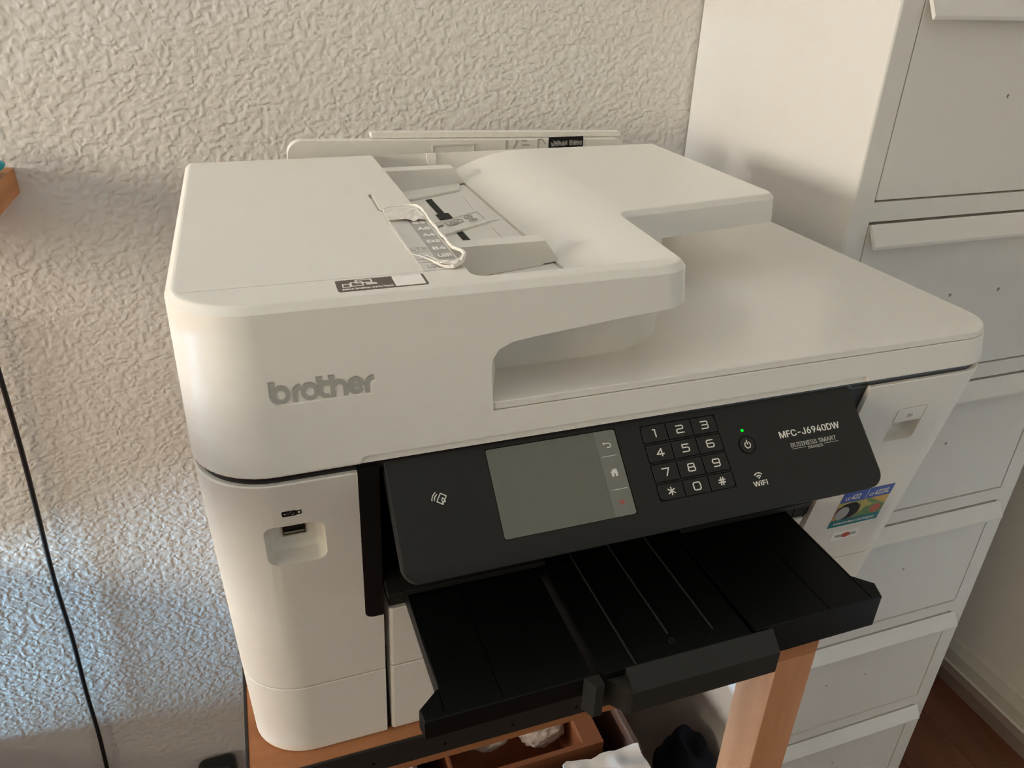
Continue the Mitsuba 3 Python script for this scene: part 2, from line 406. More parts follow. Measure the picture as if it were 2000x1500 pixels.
# a crate with a box of crumpled tissue under the table
cr = bx(0.150, 0.4395, 0.1785, 0.462, ZF, -0.402) - bx(0.155, 0.4335, 0.1840, 0.457, ZF + 0.006, 0)
add('crate', tm(cr), 'crate_brown', False); tag('crate', 'open brown crate on the floor under the table', 'crate')
bxm = bx(0.195, 0.3985, 0.2110, 0.40, ZF + 0.0062, -0.408) - bx(0.1985, 0.372, 0.2180, 0.397, -0.50, 0)
add('cardboard_box', tm(bxm), 'card_brown', False); tag('cardboard_box', 'orange-brown cardboard box standing inside the brown crate', 'box')
for i, (x, y, z, r, lab) in enumerate(((0.335, 0.248, -0.432, 0.036, 'crumpled pale tissue at the right end of the cardboard box'), (0.262, 0.262, -0.432, 0.034, 'crumpled pale tissue at the left end of the cardboard box'))):
    b = trimesh.creation.icosphere(4, 1.0)
    b = warp(b, lambda v: v * (0.72 + 0.55 * meshkit.fbm(v * 2.3 + i * 9, 4)[:, None]))
    b = warp(b, lambda v: v * [r * 0.95, r * 0.72, r * 0.86] + [x, y + 0.03, z])
    k = numbered('crumpled_tissue'); add(k, b, 'tissue', 25); tag(k, lab, 'tissue')
g = trimesh.creation.box([0.105, 0.060, 0.003]).subdivide().subdivide().subdivide().subdivide()
g = warp(g, lambda v: np.column_stack([v[:, 0] + 0.380, v[:, 1] + 0.155 + 0.006 * (meshkit.noise(v * [90, 0, 0] + 3) - 0.5), v[:, 2] - 0.3945 - np.clip((0.012 - v[:, 1] - 0.02) / 0.04, 0, 1) ** 2 * 0.03 + 0.010 * (meshkit.noise(v * [60, 60, 0] + 7) - 0.4)]))
add('white_paper', g, 'paper_white', 40); tag('white_paper', 'crumpled white paper over the front edge of the crate', 'paper')
bg = warp(trimesh.creation.icosphere(4, 1.0), lambda v: np.sign(v) * np.abs(v) ** 0.75 * (0.9 + 0.25 * meshkit.noise(v * 3 + 2)[:, None]) * [0.034, 0.062, 0.150] + [0.5680, 0.238, ZF + 0.158])
add('dark_bag', bg, 'dark_cloth', True); tag('dark_bag', 'small dark cloth bag on the floor against the filing cabinet', 'bag')
pl_ = rbox(-0.150, -0.092, YW - 0.040, YW - 0.0004, -0.712, -0.650, 0.012, 4)
add('wall_plug', pl_, 'cable_black', 40); tag('wall_plug', 'black power plug low on the plaster wall', 'plug')

# ------------------------------------------------------------------ printer
tag('printer', 'large white inkjet multifunction printer with black control panel on the wooden table', 'printer')
PX0, PX1 = -0.003, 0.578
ZB, ZSB, ZL = 0.2258, 0.2307, 0.2504      # top of lower body, bottom and top of scanner base

def lean_up(v):      # the scanner's front leans back towards the top
    v = v.copy(); f = np.clip(1 - v[:, 1] / 0.39, 0, 1)
    v[:, 1] += 0.22 * (v[:, 2] - ZSB) * f
    return v
def lean_dn(v):      # the lower front leans back towards the bottom
    v = v.copy(); f = np.clip(1 - v[:, 1] / 0.44, 0, 1)
    v[:, 1] += 0.19 * (ZB - v[:, 2]) * f
    return v

BODY = rect(PX0, PX1, 0.0, 0.45); BR = [0.046, 0.036, 0.012, 0.012]
# lower housing with the paper bay between the two columns
CAV0, CAV1 = 0.0992, 0.4548
ZSEAM = 0.0187
def column_layers(z0, z1, r):
    zs = np.linspace(z0, z1, 5)
    return zs
def lower(z0, z1, top, bot):
    return man(prism(BODY, BR, z0, z1, top=top, bot=bot, n=12))
up_ = lower(ZSEAM + 0.0008, ZB, 0.0014, 0.0008)
cav = bx(CAV0, CAV1, -0.05, 0.30, -0.1, 0.3)
up_ = up_ - cav
# black strips let into the inner edges of the columns
def strip2d(x0, x1):
    s = sg.Polygon([(x0, 0.0845 + 0.006), (x0, 0.30), (x1 + 0.006, 0.30), (x1 + 0.006, 0.0845)] if x0 < 0.2 else [(x0 - 0.006, 0.0845), (x0 - 0.006, 0.30), (x1, 0.30), (x1, 0.0905)])
    c = sg.box(min(x0, x1) - 0.007, 0.0845, max(x0, x1) + 0.007, 0.32).buffer(-0.006).buffer(0.006, quad_segs=6)
    return c
LS = sg.box(0.0866, 0.0862, 0.115, 0.33).buffer(-0.006).buffer(0.006, quad_segs=6)
RS = sg.box(0.44, 0.0875, 0.4545, 0.33).buffer(-0.006).buffer(0.006, quad_segs=6)
def ycut(g, y0, y1):
    return man(frame(ext(g, y1 - y0), [0, y1, 0], [1, 0, 0], [0, 0, 1], [0, -1, 0]))
up_ = up_ - ycut(LS, -0.02, 0.012)
# usb recess
usb = sg.box(0.0302, 0.1578, 0.0657, 0.1922).buffer(-0.006).buffer(0.006, quad_segs=6)
def pocket(g, depth, taper):
    lay = []
    for t in np.linspace(0, 1, 7):
        gg = g.buffer(-taper * (1 - math.sqrt(max(1 - (t) ** 3, 0))) if t else 0.0002)
        lay.append((gg, t * depth))
    return lay
def smooth_pocket(x0, x1, z0, z1, r, depth, taper):
    L = []
    for t in np.linspace(0, 1, 8):
        ins = taper * (1 - math.sqrt(max(1 - t ** 2.6, 0)))
        L.append((outline(rect(x0, x1, z0, z1), [r] * 4, ins, 6), t * depth))
    L = [(L[0][0], -0.02)] + L
    return man(frame(loft(L), [0, 0, 0], [1, 0, 0], [0, 0, 1], [0, 1, 0]).copy()) if False else L
def pocket_solid(x0, x1, z0, z1, r, depth, taper):
    L = smooth_pocket(x0, x1, z0, z1, r, depth, taper)
    m = frame(loft(L), [0, 0, 0], [1, 0, 0], [0, 0, 1], [0, 1, 0])
    return man(m)
up_ = up_ - pocket_solid(0.0302, 0.0657, 0.1578, 0.1922, 0.0065, 0.0150, 0.0052)
up_ = up_ - bx(0.0404, 0.0553, 0.0, 0.0225, 0.1711, 0.1809)
# ink cover finger recess on the right column
up_ = up_ - pocket_solid(0.4935, 0.5228, 0.1648, 0.1985, 0.003, 0.011, 0.003)
add('printer__housing', warp(tm(up_), lean_dn), 'white_plastic', 34)
low = lower(ZT + 0.0004, ZSEAM - 0.0004, 0.0008, 0.002) - bx(CAV0, CAV1, -0.05, 0.30, -0.2, 0.3)
add('printer__base', warp(tm(low), lean_dn), 'white_plastic', 34)

LP = lambda m: warp(m, lean_dn)
# inner frame of the bay (black) and the strips
inner = bx(CAV0 + 0.0002, CAV1 - 0.0002, 0.06, 0.298, ZT + 0.001, ZB - 0.003) - bx(CAV0 + 0.004, CAV1 - 0.004, 0.0, 0.24, 0.10, ZB - 0.004)
add('printer__inner_frame', tm(inner), 'deep_black', False); tag('printer__inner_frame', 'black interior of the paper bay')
ls = man(frame(ext(LS.intersection(sg.box(0.08, 0.08, CAV0, ZB + 0.002)), 0.055), [0, 0.055, 0], [1, 0, 0], [0, 0, 1], [0, -1, 0]))
add('printer__side_strip', LP(tm(ls)), 'deep_black', 30); tag('printer__side_strip', 'black strip beside the paper bay')
rs_ = man(frame(ext(RS.intersection(sg.box(0.44, 0.08, CAV1 - 0.0004, ZB + 0.002)), 0.05), [0, 0.0535, 0], [1, 0, 0], [0, 0, 1], [0, -1, 0]))
add('printer__side_strip', LP(tm(rs_)), 'panel_black', 30); tag('printer__side_strip_001', 'black strip beside the paper bay')
# black gasket ring between housing and scanner
add('printer__gasket', prism(rect(PX0 + 0.0035, PX1 - 0.0035, 0.0035, 0.44), [0.042, 0.033, 0.01, 0.01], ZB - 0.001, ZSB + 0.001, n=12), 'gloss_black', 30)
tag('printer__gasket', 'black gap ring under the scanner')

# paper tray fronts
for z0, z1, h in ((ZSEAM + 0.0008, 0.0895, 0), (ZT + 0.0012, ZSEAM - 0.0008, 1)):
    k = numbered('printer__paper_tray')
    add(k, LP(prism(rect(0.1030, 0.4505, 0.0004, 0.055), [0.003, 0.003, 0.002, 0.002], z0, z1, top=0.0012, bot=0.0012, n=4)), 'white_plastic', 34)
add('printer__tray_stop', LP(tm(bx(0.1035, 0.45, 0.004, 0.05, 0.0898, 0.1035))), 'panel_black', False)

# usb socket and pictogram
yb = 0.0150
sock = bx(0.0405, 0.0552, yb - 0.0012, yb + 0.006, 0.1712, 0.1808) - bx(0.0412, 0.0545, yb - 0.003, yb + 0.0045, 0.1722, 0.1800)
add('printer__usb_socket', LP(tm(sock)), 'steel', False); tag('printer__usb_socket', 'metal USB socket in a recess')
add('printer__usb_socket__contact_tongue', LP(tm(bx(0.0418, 0.0539, yb - 0.0005, yb + 0.004, 0.1726, 0.1742))), 'steel', False)
add('printer__usb_socket__contact_tongue', LP(tm(bx(0.0413, 0.0544, yb + 0.0005, yb + 0.0049, 0.1744, 0.1799))), 'deep_black', False)
def on_front(g, x, z, h=0.0002, y=0.0):      # a flat shape (local mm-like units in metres) printed on the leaning lower front
    return LP(frame(ext(g, h), [x, y + 0.0, z], [1, 0, 0], [0, 0, 1], [0, -1, 0]))
body = sg.box(0, 0, 0.0083, 0.0043).buffer(-0.001).buffer(0.001).union(sg.box(0.0083, 0.0006, 0.0112, 0.0037)).difference(sg.box(0.009, 0.0012, 0.0105, 0.0031))
tri = unary_union([stroke([[(0.0016, 0.0021), (0.0068, 0.0021)], [(0.0025, 0.0021), (0.0038, 0.0033), (0.005, 0.0033)], [(0.0035, 0.0021), (0.0047, 0.0010), (0.006, 0.0010)]], 0.0003), sg.Point(0.0016, 0.0021).buffer(0.0006), sg.Point(0.0052, 0.0033).buffer(0.0004), sg.box(0.0057, 0.0006, 0.0065, 0.0014), sg.Polygon([(0.0066, 0.0016), (0.0076, 0.0021), (0.0066, 0.0026)])])
add('printer__usb_pictogram', on_front(body.difference(tri), 0.0421, 0.2003, 0.0003), 'deep_black', False); tag('printer__usb_pictogram', 'black USB stick symbol')

# ink cover finger pull on the right column
add('printer__ink_cover_pull', LP(prism(rect(0.4945, 0.5222, -0.0001, 0.008), [0.0008] * 4, 0.1838, 0.1978, top=0.001, bot=0.001, n=3)), 'white_plastic', 34)
drop = unary_union([sg.Polygon([(0, 0), (0.0016, 0.0), (0.0008, 0.0034)]).buffer(0.0004), sg.Point(0.0036, 0.0008).buffer(0.0013).difference(sg.Point(0.0036, 0.0008).buffer(0.0007)), sg.Polygon([(0.0026, 0.0014), (0.0046, 0.0014), (0.0036, 0.0036)])])
add('printer__ink_pictogram', on_front(drop, 0.506, 0.1893, 0.0003), 'grey_print', False)

# the ink-cartridge sticker and the small label under it
add('printer__ink_sticker', on_front(sg.box(0, 0, 0.0522, 0.0432), 0.4826, 0.0676, 0.0003), 'photo_print', False); tag('printer__ink_sticker', 'colourful ink cartridge sticker with a blue top and teal foot')
add('printer__ink_sticker__blue_band', on_front(sg.box(0, 0, 0.0522, 0.0125), 0.4826, 0.0983, 0.00045), 'blue_print', False)
add('printer__ink_sticker__teal_band', on_front(sg.box(0, 0, 0.0522, 0.0088), 0.4826, 0.0676, 0.00045), 'teal_print', False)
ph = on_front(affinity.scale(sg.Point(0, 0).buffer(1, quad_segs=10), 0.0122, 0.0102), 0.4956, 0.0866, 0.00045)
add('printer__ink_sticker__round_photo', ph, 'deep_black', False)
ph = on_front(affinity.scale(sg.Point(0, 0).buffer(1, quad_segs=8), 0.0068, 0.0078), 0.4905, 0.0848, 0.0006)
add('printer__ink_sticker__round_photo', ph, 'grey_print', False)
def front_text(s, x0, x1, z, h, y=0.0, bold=True):
    return LP(frame(fit_text(s, x0, x1, h, bold), [0, y - 0.0004, z], [1, 0, 0], [0, 0, 1], [0, -1, 0]))
for m in (front_text('LC', 0.4868, 0.4915, 0.1012, 0.0035), front_text('422', 0.4925, 0.5015, 0.1012, 0.0058), front_text('LC', 0.5115, 0.5155, 0.1012, 0.0032), front_text('422XL', 0.5165, 0.5318, 0.1012, 0.0058), front_text('www.brother.com/original', 0.487, 0.5305, 0.0705, 0.0030)):
    add('printer__ink_sticker__lettering', m, 'white_ink', False)
add('printer__ink_sticker__lettering', on_front(sg.box(0, 0, 0.0004, 0.0125), 0.508, 0.0983, 0.0006), 'pale_print', False)
add('printer__small_label', on_front(sg.box(0, 0, 0.0285, 0.0112), 0.4938, 0.0481, 0.0003), 'paper_white', False)
add('printer__small_label__mark', cat(on_front(sg.box(0.003, 0.0035, 0.0255, 0.0068), 0.4938, 0.0481, 0.0005), ), 'grey_print', False)
add('printer__small_label__mark', on_front(affinity.scale(sg.Point(0.0142, 0.0053).buffer(1, quad_segs=6), 0.0045, 0.003), 0.4938, 0.0481, 0.0007), 'red_ink', False)

# scanner base, lid, document feeder
UP_ = lambda m: warp(m, lean_up)
sb = man(prism(rect(PX0, PX1, 0.0, 0.41), [0.046, 0.036, 0.008, 0.008], ZSB, ZL, bot=0.0018, n=12))
rec = sg.box(0.0890, ZSB - 0.01, 0.4505, 0.2356).buffer(-0.004).buffer(0.004, quad_segs=6)
sb = sb - man(frame(ext(rec, 0.0026), [0, 0.0018, 0], [1, 0, 0], [0, 0, 1], [0, -1, 0]))
def sub(mesh, n=2):
    v, f = np.array(mesh.vertices), np.array(mesh.faces)
    return mesh
add('printer__scanner_base', UP_(tm(sb)), 'white_plastic', 34)
lid = prism(rect(0.1690, PX1 - 0.0005, 0.0012, 0.405), [0.004, 0.035, 0.006, 0.004], ZL + 0.0006, 0.2556, top=0.0010, bot=0.0004, n=12)
add('printer__scanner_lid', UP_(lid), 'lid_plastic', 34); tag('printer__scanner_lid', 'flat glossy white lid')

FV = [(PX0, 0.0), (0.3070, 0.0), (0.3145, 0.1262), (0.4725, 0.1500), (0.4745, 0.3880), (PX0 + 0.001, 0.3880)]
FR = [0.046, 0.022, 0.009, 0.014, 0.004, 0.007]
ZTOP = 0.3250
L = [(outline(FV, FR, 0.0, 12), ZL), (outline(FV, FR, 0.0, 12), ZTOP - 0.0042), (outline(FV, FR, 0.0006, 12), ZTOP - 0.0036), (outline(FV, FR, 0.0030, 12), ZTOP - 0.0008), (outline(FV, FR, 0.0040, 12), ZTOP - 0.0002), (outline(FV, FR, 0.0055, 12), ZTOP)]
fd = man(loft(L))
# paper exit gap under the wings
gx = sg.Polygon([(0.1700, ZL - 0.02), (0.70, ZL - 0.02), (0.70, 0.3035), (0.335, 0.3015), (0.30, 0.3000), (0.25, 0.2967), (0.20, 0.2925), (0.1845, 0.2908), (0.1755, 0.2872), (0.1712, 0.2815), (0.1700, 0.2740)])
gap = man(frame(ext(gx, 0.6), [0, 0.5, 0], [1, 0, 0], [0, 0, 1], [0, -1, 0]))
def gap_plan(lean):       # the feeder's underside leans back down to the lid
    p = [(0.1690, -0.08), (0.1690, 0.000 - 0.2 * lean), (0.1850 - 0.3 * lean, 0.0432 - lean), (0.255, 0.0440 - lean)] + arc(0.255, 0.134, 0.090 + lean, -90, 0, 16)[1:] + [(0.350, 0.395), (0.350, 0.45), (0.75, 0.45), (0.75, -0.08)]
    return np.array(p[::-1])
gapm = gap ^ man(loft([(gap_plan(0.0), 0.2300), (gap_plan(0.0), 0.2558), (gap_plan(0.0080), 0.2900), (gap_plan(0.0080), 0.32)]))
fd = fd - gapm
# document basin: sloping floor, ramp to the right, walls at front and rear
basin = [(0.140, 0.2953), (0.1665, 0.2975), (0.2440, 0.3046), (0.2441, 0.3034), (0.2452, 0.3034), (0.2453, 0.3062)]
for t in np.linspace(0, 1, 14):
    x = 0.2465 + t * 0.0885
    basin.append((x, 0.3066 + (ZTOP + 0.0002 - 0.3066) * (1 - (1 - t) ** 2.3)))
basin += [(0.336, 0.36), (0.140, 0.36)]
bs = man(frame(ext(sg.Polygon(basin), 0.50), [0, 0.45, 0], [1, 0, 0], [0, 0, 1], [0, -1, 0]))
plan = outline([(0.1662, 0.0150), (0.345, 0.0150), (0.345, 0.3835), (0.1662, 0.3835)], [0.009, 0.004, 0.004, 0.002], 0, 8)
plan_m = man(ext(sg.Polygon(plan), 1.0))
fd = fd - (bs ^ plan_m)
fd = fd - (bx(0.150, 0.17, 0.02, 0.38, 0.296, 0.312))
# seams on the cover
fd = fd - bx(0.006, 0.1665, 0.0323, 0.0328, ZTOP - 0.0010, 0.34)
fd = fd - bx(0.262, 0.33, 0.0288, 0.0293, ZTOP - 0.0008, 0.34)
# pull tab pocket
fd = fd - man(ext(sg.Polygon([(0.1378, 0.1775), (0.1378, 0.226), (0.1401, 0.2300), (0.168, 0.2300), (0.168, 0.1735), (0.1400, 0.1735)]), 0.02)).translate([0, 0, ZTOP - 0.003])
# emblem recess
XH, LX, LZ = 0.0096, 0.0452, 0.2721
sw = 0.27; rr = 0.5 - sw / 2
def seg(*l):
    return unary_union([sg.LineString(q).buffer(sw / 2, cap_style='flat', join_style='mitre', quad_segs=6) for q in l])
bro = unary_union([
    seg([(0.14, 0.5), (0.14, 1.27)], arc(0.57, 0.5, rr + 0.03, 0, 360, 32), arc(0.57, 0.5, rr + 0.065, 180, 280, 10)),
    seg([(1.34, 0), (1.34, 0.55)], arc(1.76, 0.45, 0.42, 180, 100, 8)),
    seg(arc(2.20, 0.5, rr + 0.015, 0, 360, 32)),
    seg([(2.80, 1.27), (2.80, 0.45)], arc(3.17, 0.47, 0.37, 180, 290, 10), [(2.8, 0.87), (3.32, 0.87)]),
    seg([(3.50, 0), (3.50, 1.27)], arc(3.86, 0.5, rr, 180, 0, 14), [(4.225, 0.5), (4.225, 0)]),
    seg(arc(4.85, 0.5, rr + 0.01, -28, -360, 30), [(4.45, 0.47), (5.25, 0.55)]),
    seg([(5.49, 0), (5.49, 0.55)], arc(5.93, 0.42, 0.44, 180, 92, 8)),
]).intersection(sg.box(-1, 0.0, 8, 1.3))
rim = unary_union([bro.buffer(0.085, join_style='mitre', quad_segs=4), sg.box(0.45, -0.09, 5.62, 0.4)]).buffer(0)
rim = sg.Polygon(max(polys(rim), key=lambda q: q.area).exterior)
tf = lambda g: affinity.translate(affinity.scale(g, XH * 0.985, XH, origin=(0, 0)), LX, LZ)
fd = fd - ycut(tf(rim), -0.01, 0.0009)
fm = tm(fd)
add('printer__document_feeder', UP_(fm), 'white_plastic', 34)
add('printer__emblem', UP_(frame(ext(tf(bro), 0.0006), [0, 0.00095, 0], [1, 0, 0], [0, 0, 1], [0, -1, 0])), 'logo_grey', False); tag('printer__emblem', 'inset grey lettering brother')

# parts of the feeder
FZ = lambda x: 0.2995 + (x - 0.187) * 0.09
add('printer__document_feeder__pull_tab', prism([(0.1393, 0.1895), (0.1660, 0.1865), (0.1662, 0.2410), (0.1413, 0.2425)], [0.002, 0.001, 0.001, 0.003], ZTOP - 0.0028, ZTOP + 0.0001, top=0.0004, n=4), 'white_plastic', 34)
def guide(y0, y1, xa, xb, z1, foot, side):
    prof = sg.Polygon([(0.158, FZ(0.158) + 0.0006), (xb + 0.011, FZ(xb + 0.011) + 0.0012), (xb, z1), (xa, z1), (0.158, z1 - 0.004)])
    g = frame(ext(prof, y1 - y0), [0, y1, 0], [1, 0, 0], [0, 0, 1], [0, -1, 0])
    f = sg.Polygon(outline([(0.160, foot[0]), (0.2350, foot[0] + 0.012), (0.243, foot[1]), (0.160, foot[1])], [0.001, 0.008, 0.001, 0.001], 0, 5)) if side > 0 else sg.Polygon([(0.160, foot[0]), (0.236, foot[0]), (0.236, foot[1]), (0.160, foot[1])])
    ft = ext(f, 0.0018)
    ft = warp(ft, lambda v: np.column_stack([v[:, 0], v[:, 1], v[:, 2] + FZ(v[:, 0]) + 0.0002]))
    return cat(g, ft)
add('printer__document_feeder__paper_guide', guide(0.1000, 0.1140, 0.1735, 0.2368, 0.3215, (0.1, 0.135), -1), 'white_plastic', 30)
add('printer__document_feeder__paper_guide', guide(0.3330, 0.3490, 0.160, 0.2345, 0.3205, (0.300, 0.350), 1), 'white_plastic', 30)
def on_floor(g, h=0.0003, lift=0.0001):
    m = ext(g, h)
    return warp(m, lambda v: np.column_stack([v[:, 0], v[:, 1], v[:, 2] + FZ(v[:, 0]) + lift]))
slot = unary_union([sg.box(0.1990, 0.238, 0.2045, 0.300), sg.box(0.1965, 0.2355, 0.2075, 0.252).buffer(-0.001).buffer(0.001)])
add('printer__document_feeder__guide_slot', on_floor(slot, 0.0004), 'deep_black', False)
add('printer__document_feeder__guide_slot', on_floor(sg.box(0.2000, 0.165, 0.2052, 0.2000), 0.0004), 'deep_black', False)
# raised instruction rib
rib = sg.Polygon([(0.1600, 0.1800), (0.2300, 0.2085), (0.2440, 0.2140), (0.2440, 0.2300), (0.1600, 0.2130)])
rm = ext(rib, 1.0)
def rib_lift(v):
    t = np.clip((v[:, 1] - 0.180) / 0.02, 0, 1)
    edge = np.clip((0.2445 - v[:, 0]) / 0.02, 0, 1)
    top = FZ(v[:, 0]) + 0.0030 * edge * np.clip((0.232 - v[:, 1]) / 0.03, 0.04, 1)
    return np.column_stack([v[:, 0], v[:, 1], np.where(v[:, 2] > 0.5, top, FZ(v[:, 0]) - 0.0005)])
add('printer__document_feeder__instruction_rib', warp(rm, rib_lift), 'white_plastic', 30)
sk = lambda pts, w=0.0006: stroke([pts], w)
ic = unary_union([
    sk([(0.1872, 0.2260), (0.2300, 0.2430), (0.2298, 0.2190)], 0.0004),
    sk([(0.1967, 0.2240), (0.2110, 0.2310), (0.2125, 0.2260), (0.2120, 0.2200), (0.1985, 0.2110), (0.1967, 0.2240)], 0.0009),
    sk([(0.2000, 0.2170), (0.2030, 0.2230), (0.2060, 0.2195), (0.2092, 0.2250)], 0.0012),
    sg.Polygon([(0.2000, 0.2125), (0.2080, 0.2165), (0.2078, 0.2190), (0.1998, 0.2150)]),
    sg.Polygon([(0.1868, 0.2165), (0.1900, 0.2215), (0.1900, 0.2190), (0.1945, 0.2200), (0.1945, 0.2160), (0.1900, 0.2145), (0.1900, 0.2115)]),
    affinity.scale(sg.Point(0.2195, 0.2320).buffer(1), 0.0036, 0.0052).difference(affinity.scale(sg.Point(0.2195, 0.2320).buffer(1), 0.0029, 0.0043)),
    affinity.scale(sg.Point(0.2205, 0.2195).buffer(1), 0.0036, 0.0052).difference(affinity.scale(sg.Point(0.2205, 0.2195).buffer(1), 0.0029, 0.0043)),
    sk([(0.2180, 0.2300), (0.2210, 0.2345)], 0.0012), sk([(0.2190, 0.2175), (0.2220, 0.2215)], 0.0012)])
im = ext(ic, 0.0003)
add('printer__document_feeder__pictogram', warp(im, lambda v: np.column_stack([v[:, 0], v[:, 1], v[:, 2] + FZ(v[:, 0]) + 0.0032 * np.clip((0.2445 - v[:, 0]) / 0.02, 0, 1) * np.clip((0.232 - v[:, 1]) / 0.03, 0.04, 1) + 0.0001])), 'grey_print', False)
for l_ in ([(0.2323, 0.292), (0.2295, 0.250)], [(0.2290, 0.197), (0.2286, 0.170)]):
    add('printer__document_feeder__floor_line', on_floor(sk(l_, 0.0003), 0.0002), 'pale_print', False)
# little white catches on the basin's rear and front walls
add('printer__document_feeder__catch', frame(ext(sg.Polygon([(0.2200, ZTOP - 0.0006), (0.2290, ZTOP - 0.0006), (0.2288, 0.3105), (0.2275, 0.3088), (0.2212, 0.3150)]).buffer(0.0004), 0.0022), [0, 0.3836, 0], [1, 0, 0], [0, 0, 1], [0, -1, 0]), 'paper_white', 30)

# paper-size scale, its protective film and the setup label
on_top = lambda g, h, lift=0.0: (lambda m: (m.apply_translation([0, 0, ZTOP + lift]), m)[1])(ext(g, h))
add('printer__size_label', on_top(sg.box(0.1405, 0.0515, 0.1652, 0.1745), 0.0002), 'pale_print', False); tag('printer__size_label', 'printed paper-size scale')
cells, cols = [], ['', 'B5', 'A5', 'A4', 'EXE', 'B4', 'LGR', 'A3']
y = 0.1740
for i, s in enumerate(cols):
    h = 0.0147
    add('printer__size_label__cell', on_top(sg.box(0.1530, y - h + 0.0005, 0.1650, y), 0.0002, 0.0002), 'grey_print', False)
    if s:
        t = fit_text(s, 0.1556, 0.1640, 0.0055, True); t.apply_translation([0, y - h + 0.0024, ZTOP + 0.0004])
        cells.append(t)
    y -= h
add('printer__size_label__lettering', cat(*cells), 'paper_white', False)
dk = []
for s, x0, x1, yy, hh in (('LTR', 0.1416, 0.1520, 0.0895, 0.0058), ('LGL', 0.1462, 0.1520, 0.0745, 0.0050), ('LGL', 0.1446, 0.1522, 0.0556, 0.0060)):
    t = fit_text(s, x0, x1, hh); t.apply_translation([0, yy, ZTOP + 0.0003]); dk.append(t)
for yy in (0.0865, 0.0720, 0.0655):
    dk.append(on_top(sg.box(0.1405, yy, 0.1530, yy + 0.0004), 0.0002, 0.0002))
add('printer__size_label__lettering', cat(*dk), 'grey_print', False); tag('printer__size_label__lettering_001', 'grey printed size letters')

add('printer__setup_label', on_top(sg.box(0.0880, 0.0302, 0.1390, 0.0478).buffer(-0.0016).buffer(0.0016, quad_segs=4), 0.00025), 'label_brown', False); tag('printer__setup_label', 'dark brown setup label with device pictograms and a white square')
add('printer__setup_label__white_square', on_top(sg.box(0.1203, 0.0312, 0.1374, 0.0470).buffer(-0.0008).buffer(0.0008), 0.0002, 0.00025), 'paper_white', False)
fr_ = lambda x0, x1, y0, y1, w: sg.box(x0, y0, x1, y1).difference(sg.box(x0 + w, y0 + w, x1 - w, y1 - w))
icn = unary_union([fr_(0.0990, 0.1085, 0.0408, 0.0462, 0.0008), sg.box(0.1045, 0.0378, 0.1110, 0.0387), sg.box(0.1045, 0.0392, 0.1105, 0.0400), fr_(0.0960, 0.1030, 0.0368, 0.0432, 0.0006), fr_(0.0912, 0.0958, 0.0360, 0.0412, 0.0006)])
lt = fit_text('setup.brother.com/?app', 0.0905, 0.1190, 0.0020, True); lt.apply_translation([0, 0.0322, ZTOP + 0.00025])
add('printer__setup_label__lettering', cat(on_top(icn, 0.0002, 0.00025), lt), 'paper_white', False)

# peeling protective film: clear middle, milky folded rim
edge = np.array([[0.1400, 0.1840], [0.1655, 0.1825], [0.1672, 0.1560], [0.1680, 0.1200], [0.1684, 0.0850], [0.1690, 0.0640], [0.1660, 0.0560], [0.1590, 0.0505], [0.1540, 0.0530], [0.1490, 0.0640], [0.1445, 0.0720], [0.1400, 0.0830], [0.1388, 0.1000], [0.1384, 0.1250], [0.1392, 0.1550]])
hz = [0.0012, 0.0030, 0.0022, 0.0012, 0.0012, 0.0040, 0.0030, 0.0012, 0.0010, 0.0016, 0.0014, 0.0008, 0.0006, 0.0006, 0.0008]
loop = resample(np.vstack([np.column_stack([edge, ZTOP + 0.0006 + np.array(hz)]), [[0.1400, 0.1840, ZTOP + 0.0018]]]), 90)
loop += np.column_stack([(meshkit.noise(loop * 220 + s) - 0.5) * a for s, a in ((1, 0.0016), (5, 0.0016), (9, 0.0010))])
loop[-1] = loop[0]
def rim_r(p):
    right = np.clip((p[0] - 0.150) / 0.012, 0, 1); low = np.clip((0.072 - p[1]) / 0.012, 0, 1)
    return 0.00022 + 0.00085 * right + 0.0008 * low * meshkit.noise(np.array([p * 260]))[0]
add('protective_film', tube(loop, [rim_r(p) for p in loop], 6), 'film_fold', 30)
tag('protective_film', 'half-peeled clear plastic film over the paper-size scale on the printer', 'plastic film')
def film_flap(pts, seed, amp):
    g = sg.Polygon(pts); m = ext(g, 0.0003).subdivide().subdivide().subdivide()
    return warp(m, lambda v: np.column_stack([v[:, 0], v[:, 1], v[:, 2] + ZTOP + 0.0014 + amp * meshkit.noise(np.column_stack([v[:, 0] * 300, v[:, 1] * 300, v[:, 0] * 0 + seed]))]))
add('protective_film__milky_patch', film_flap([(0.1402, 0.1835), (0.1650, 0.1815), (0.1664, 0.1520), (0.1560, 0.1490), (0.1480, 0.1560), (0.1394, 0.1540)], 1, 0.0016), 'film_fold', 40)
add('protective_film__crumpled_flap', film_flap([(0.1452, 0.0722), (0.1500, 0.0690), (0.1545, 0.0590), (0.1625, 0.0580), (0.1690, 0.0660), (0.1668, 0.0570), (0.1595, 0.0500), (0.1530, 0.0510), (0.1480, 0.0640)], 5, 0.0030), 'film_fold', 40)

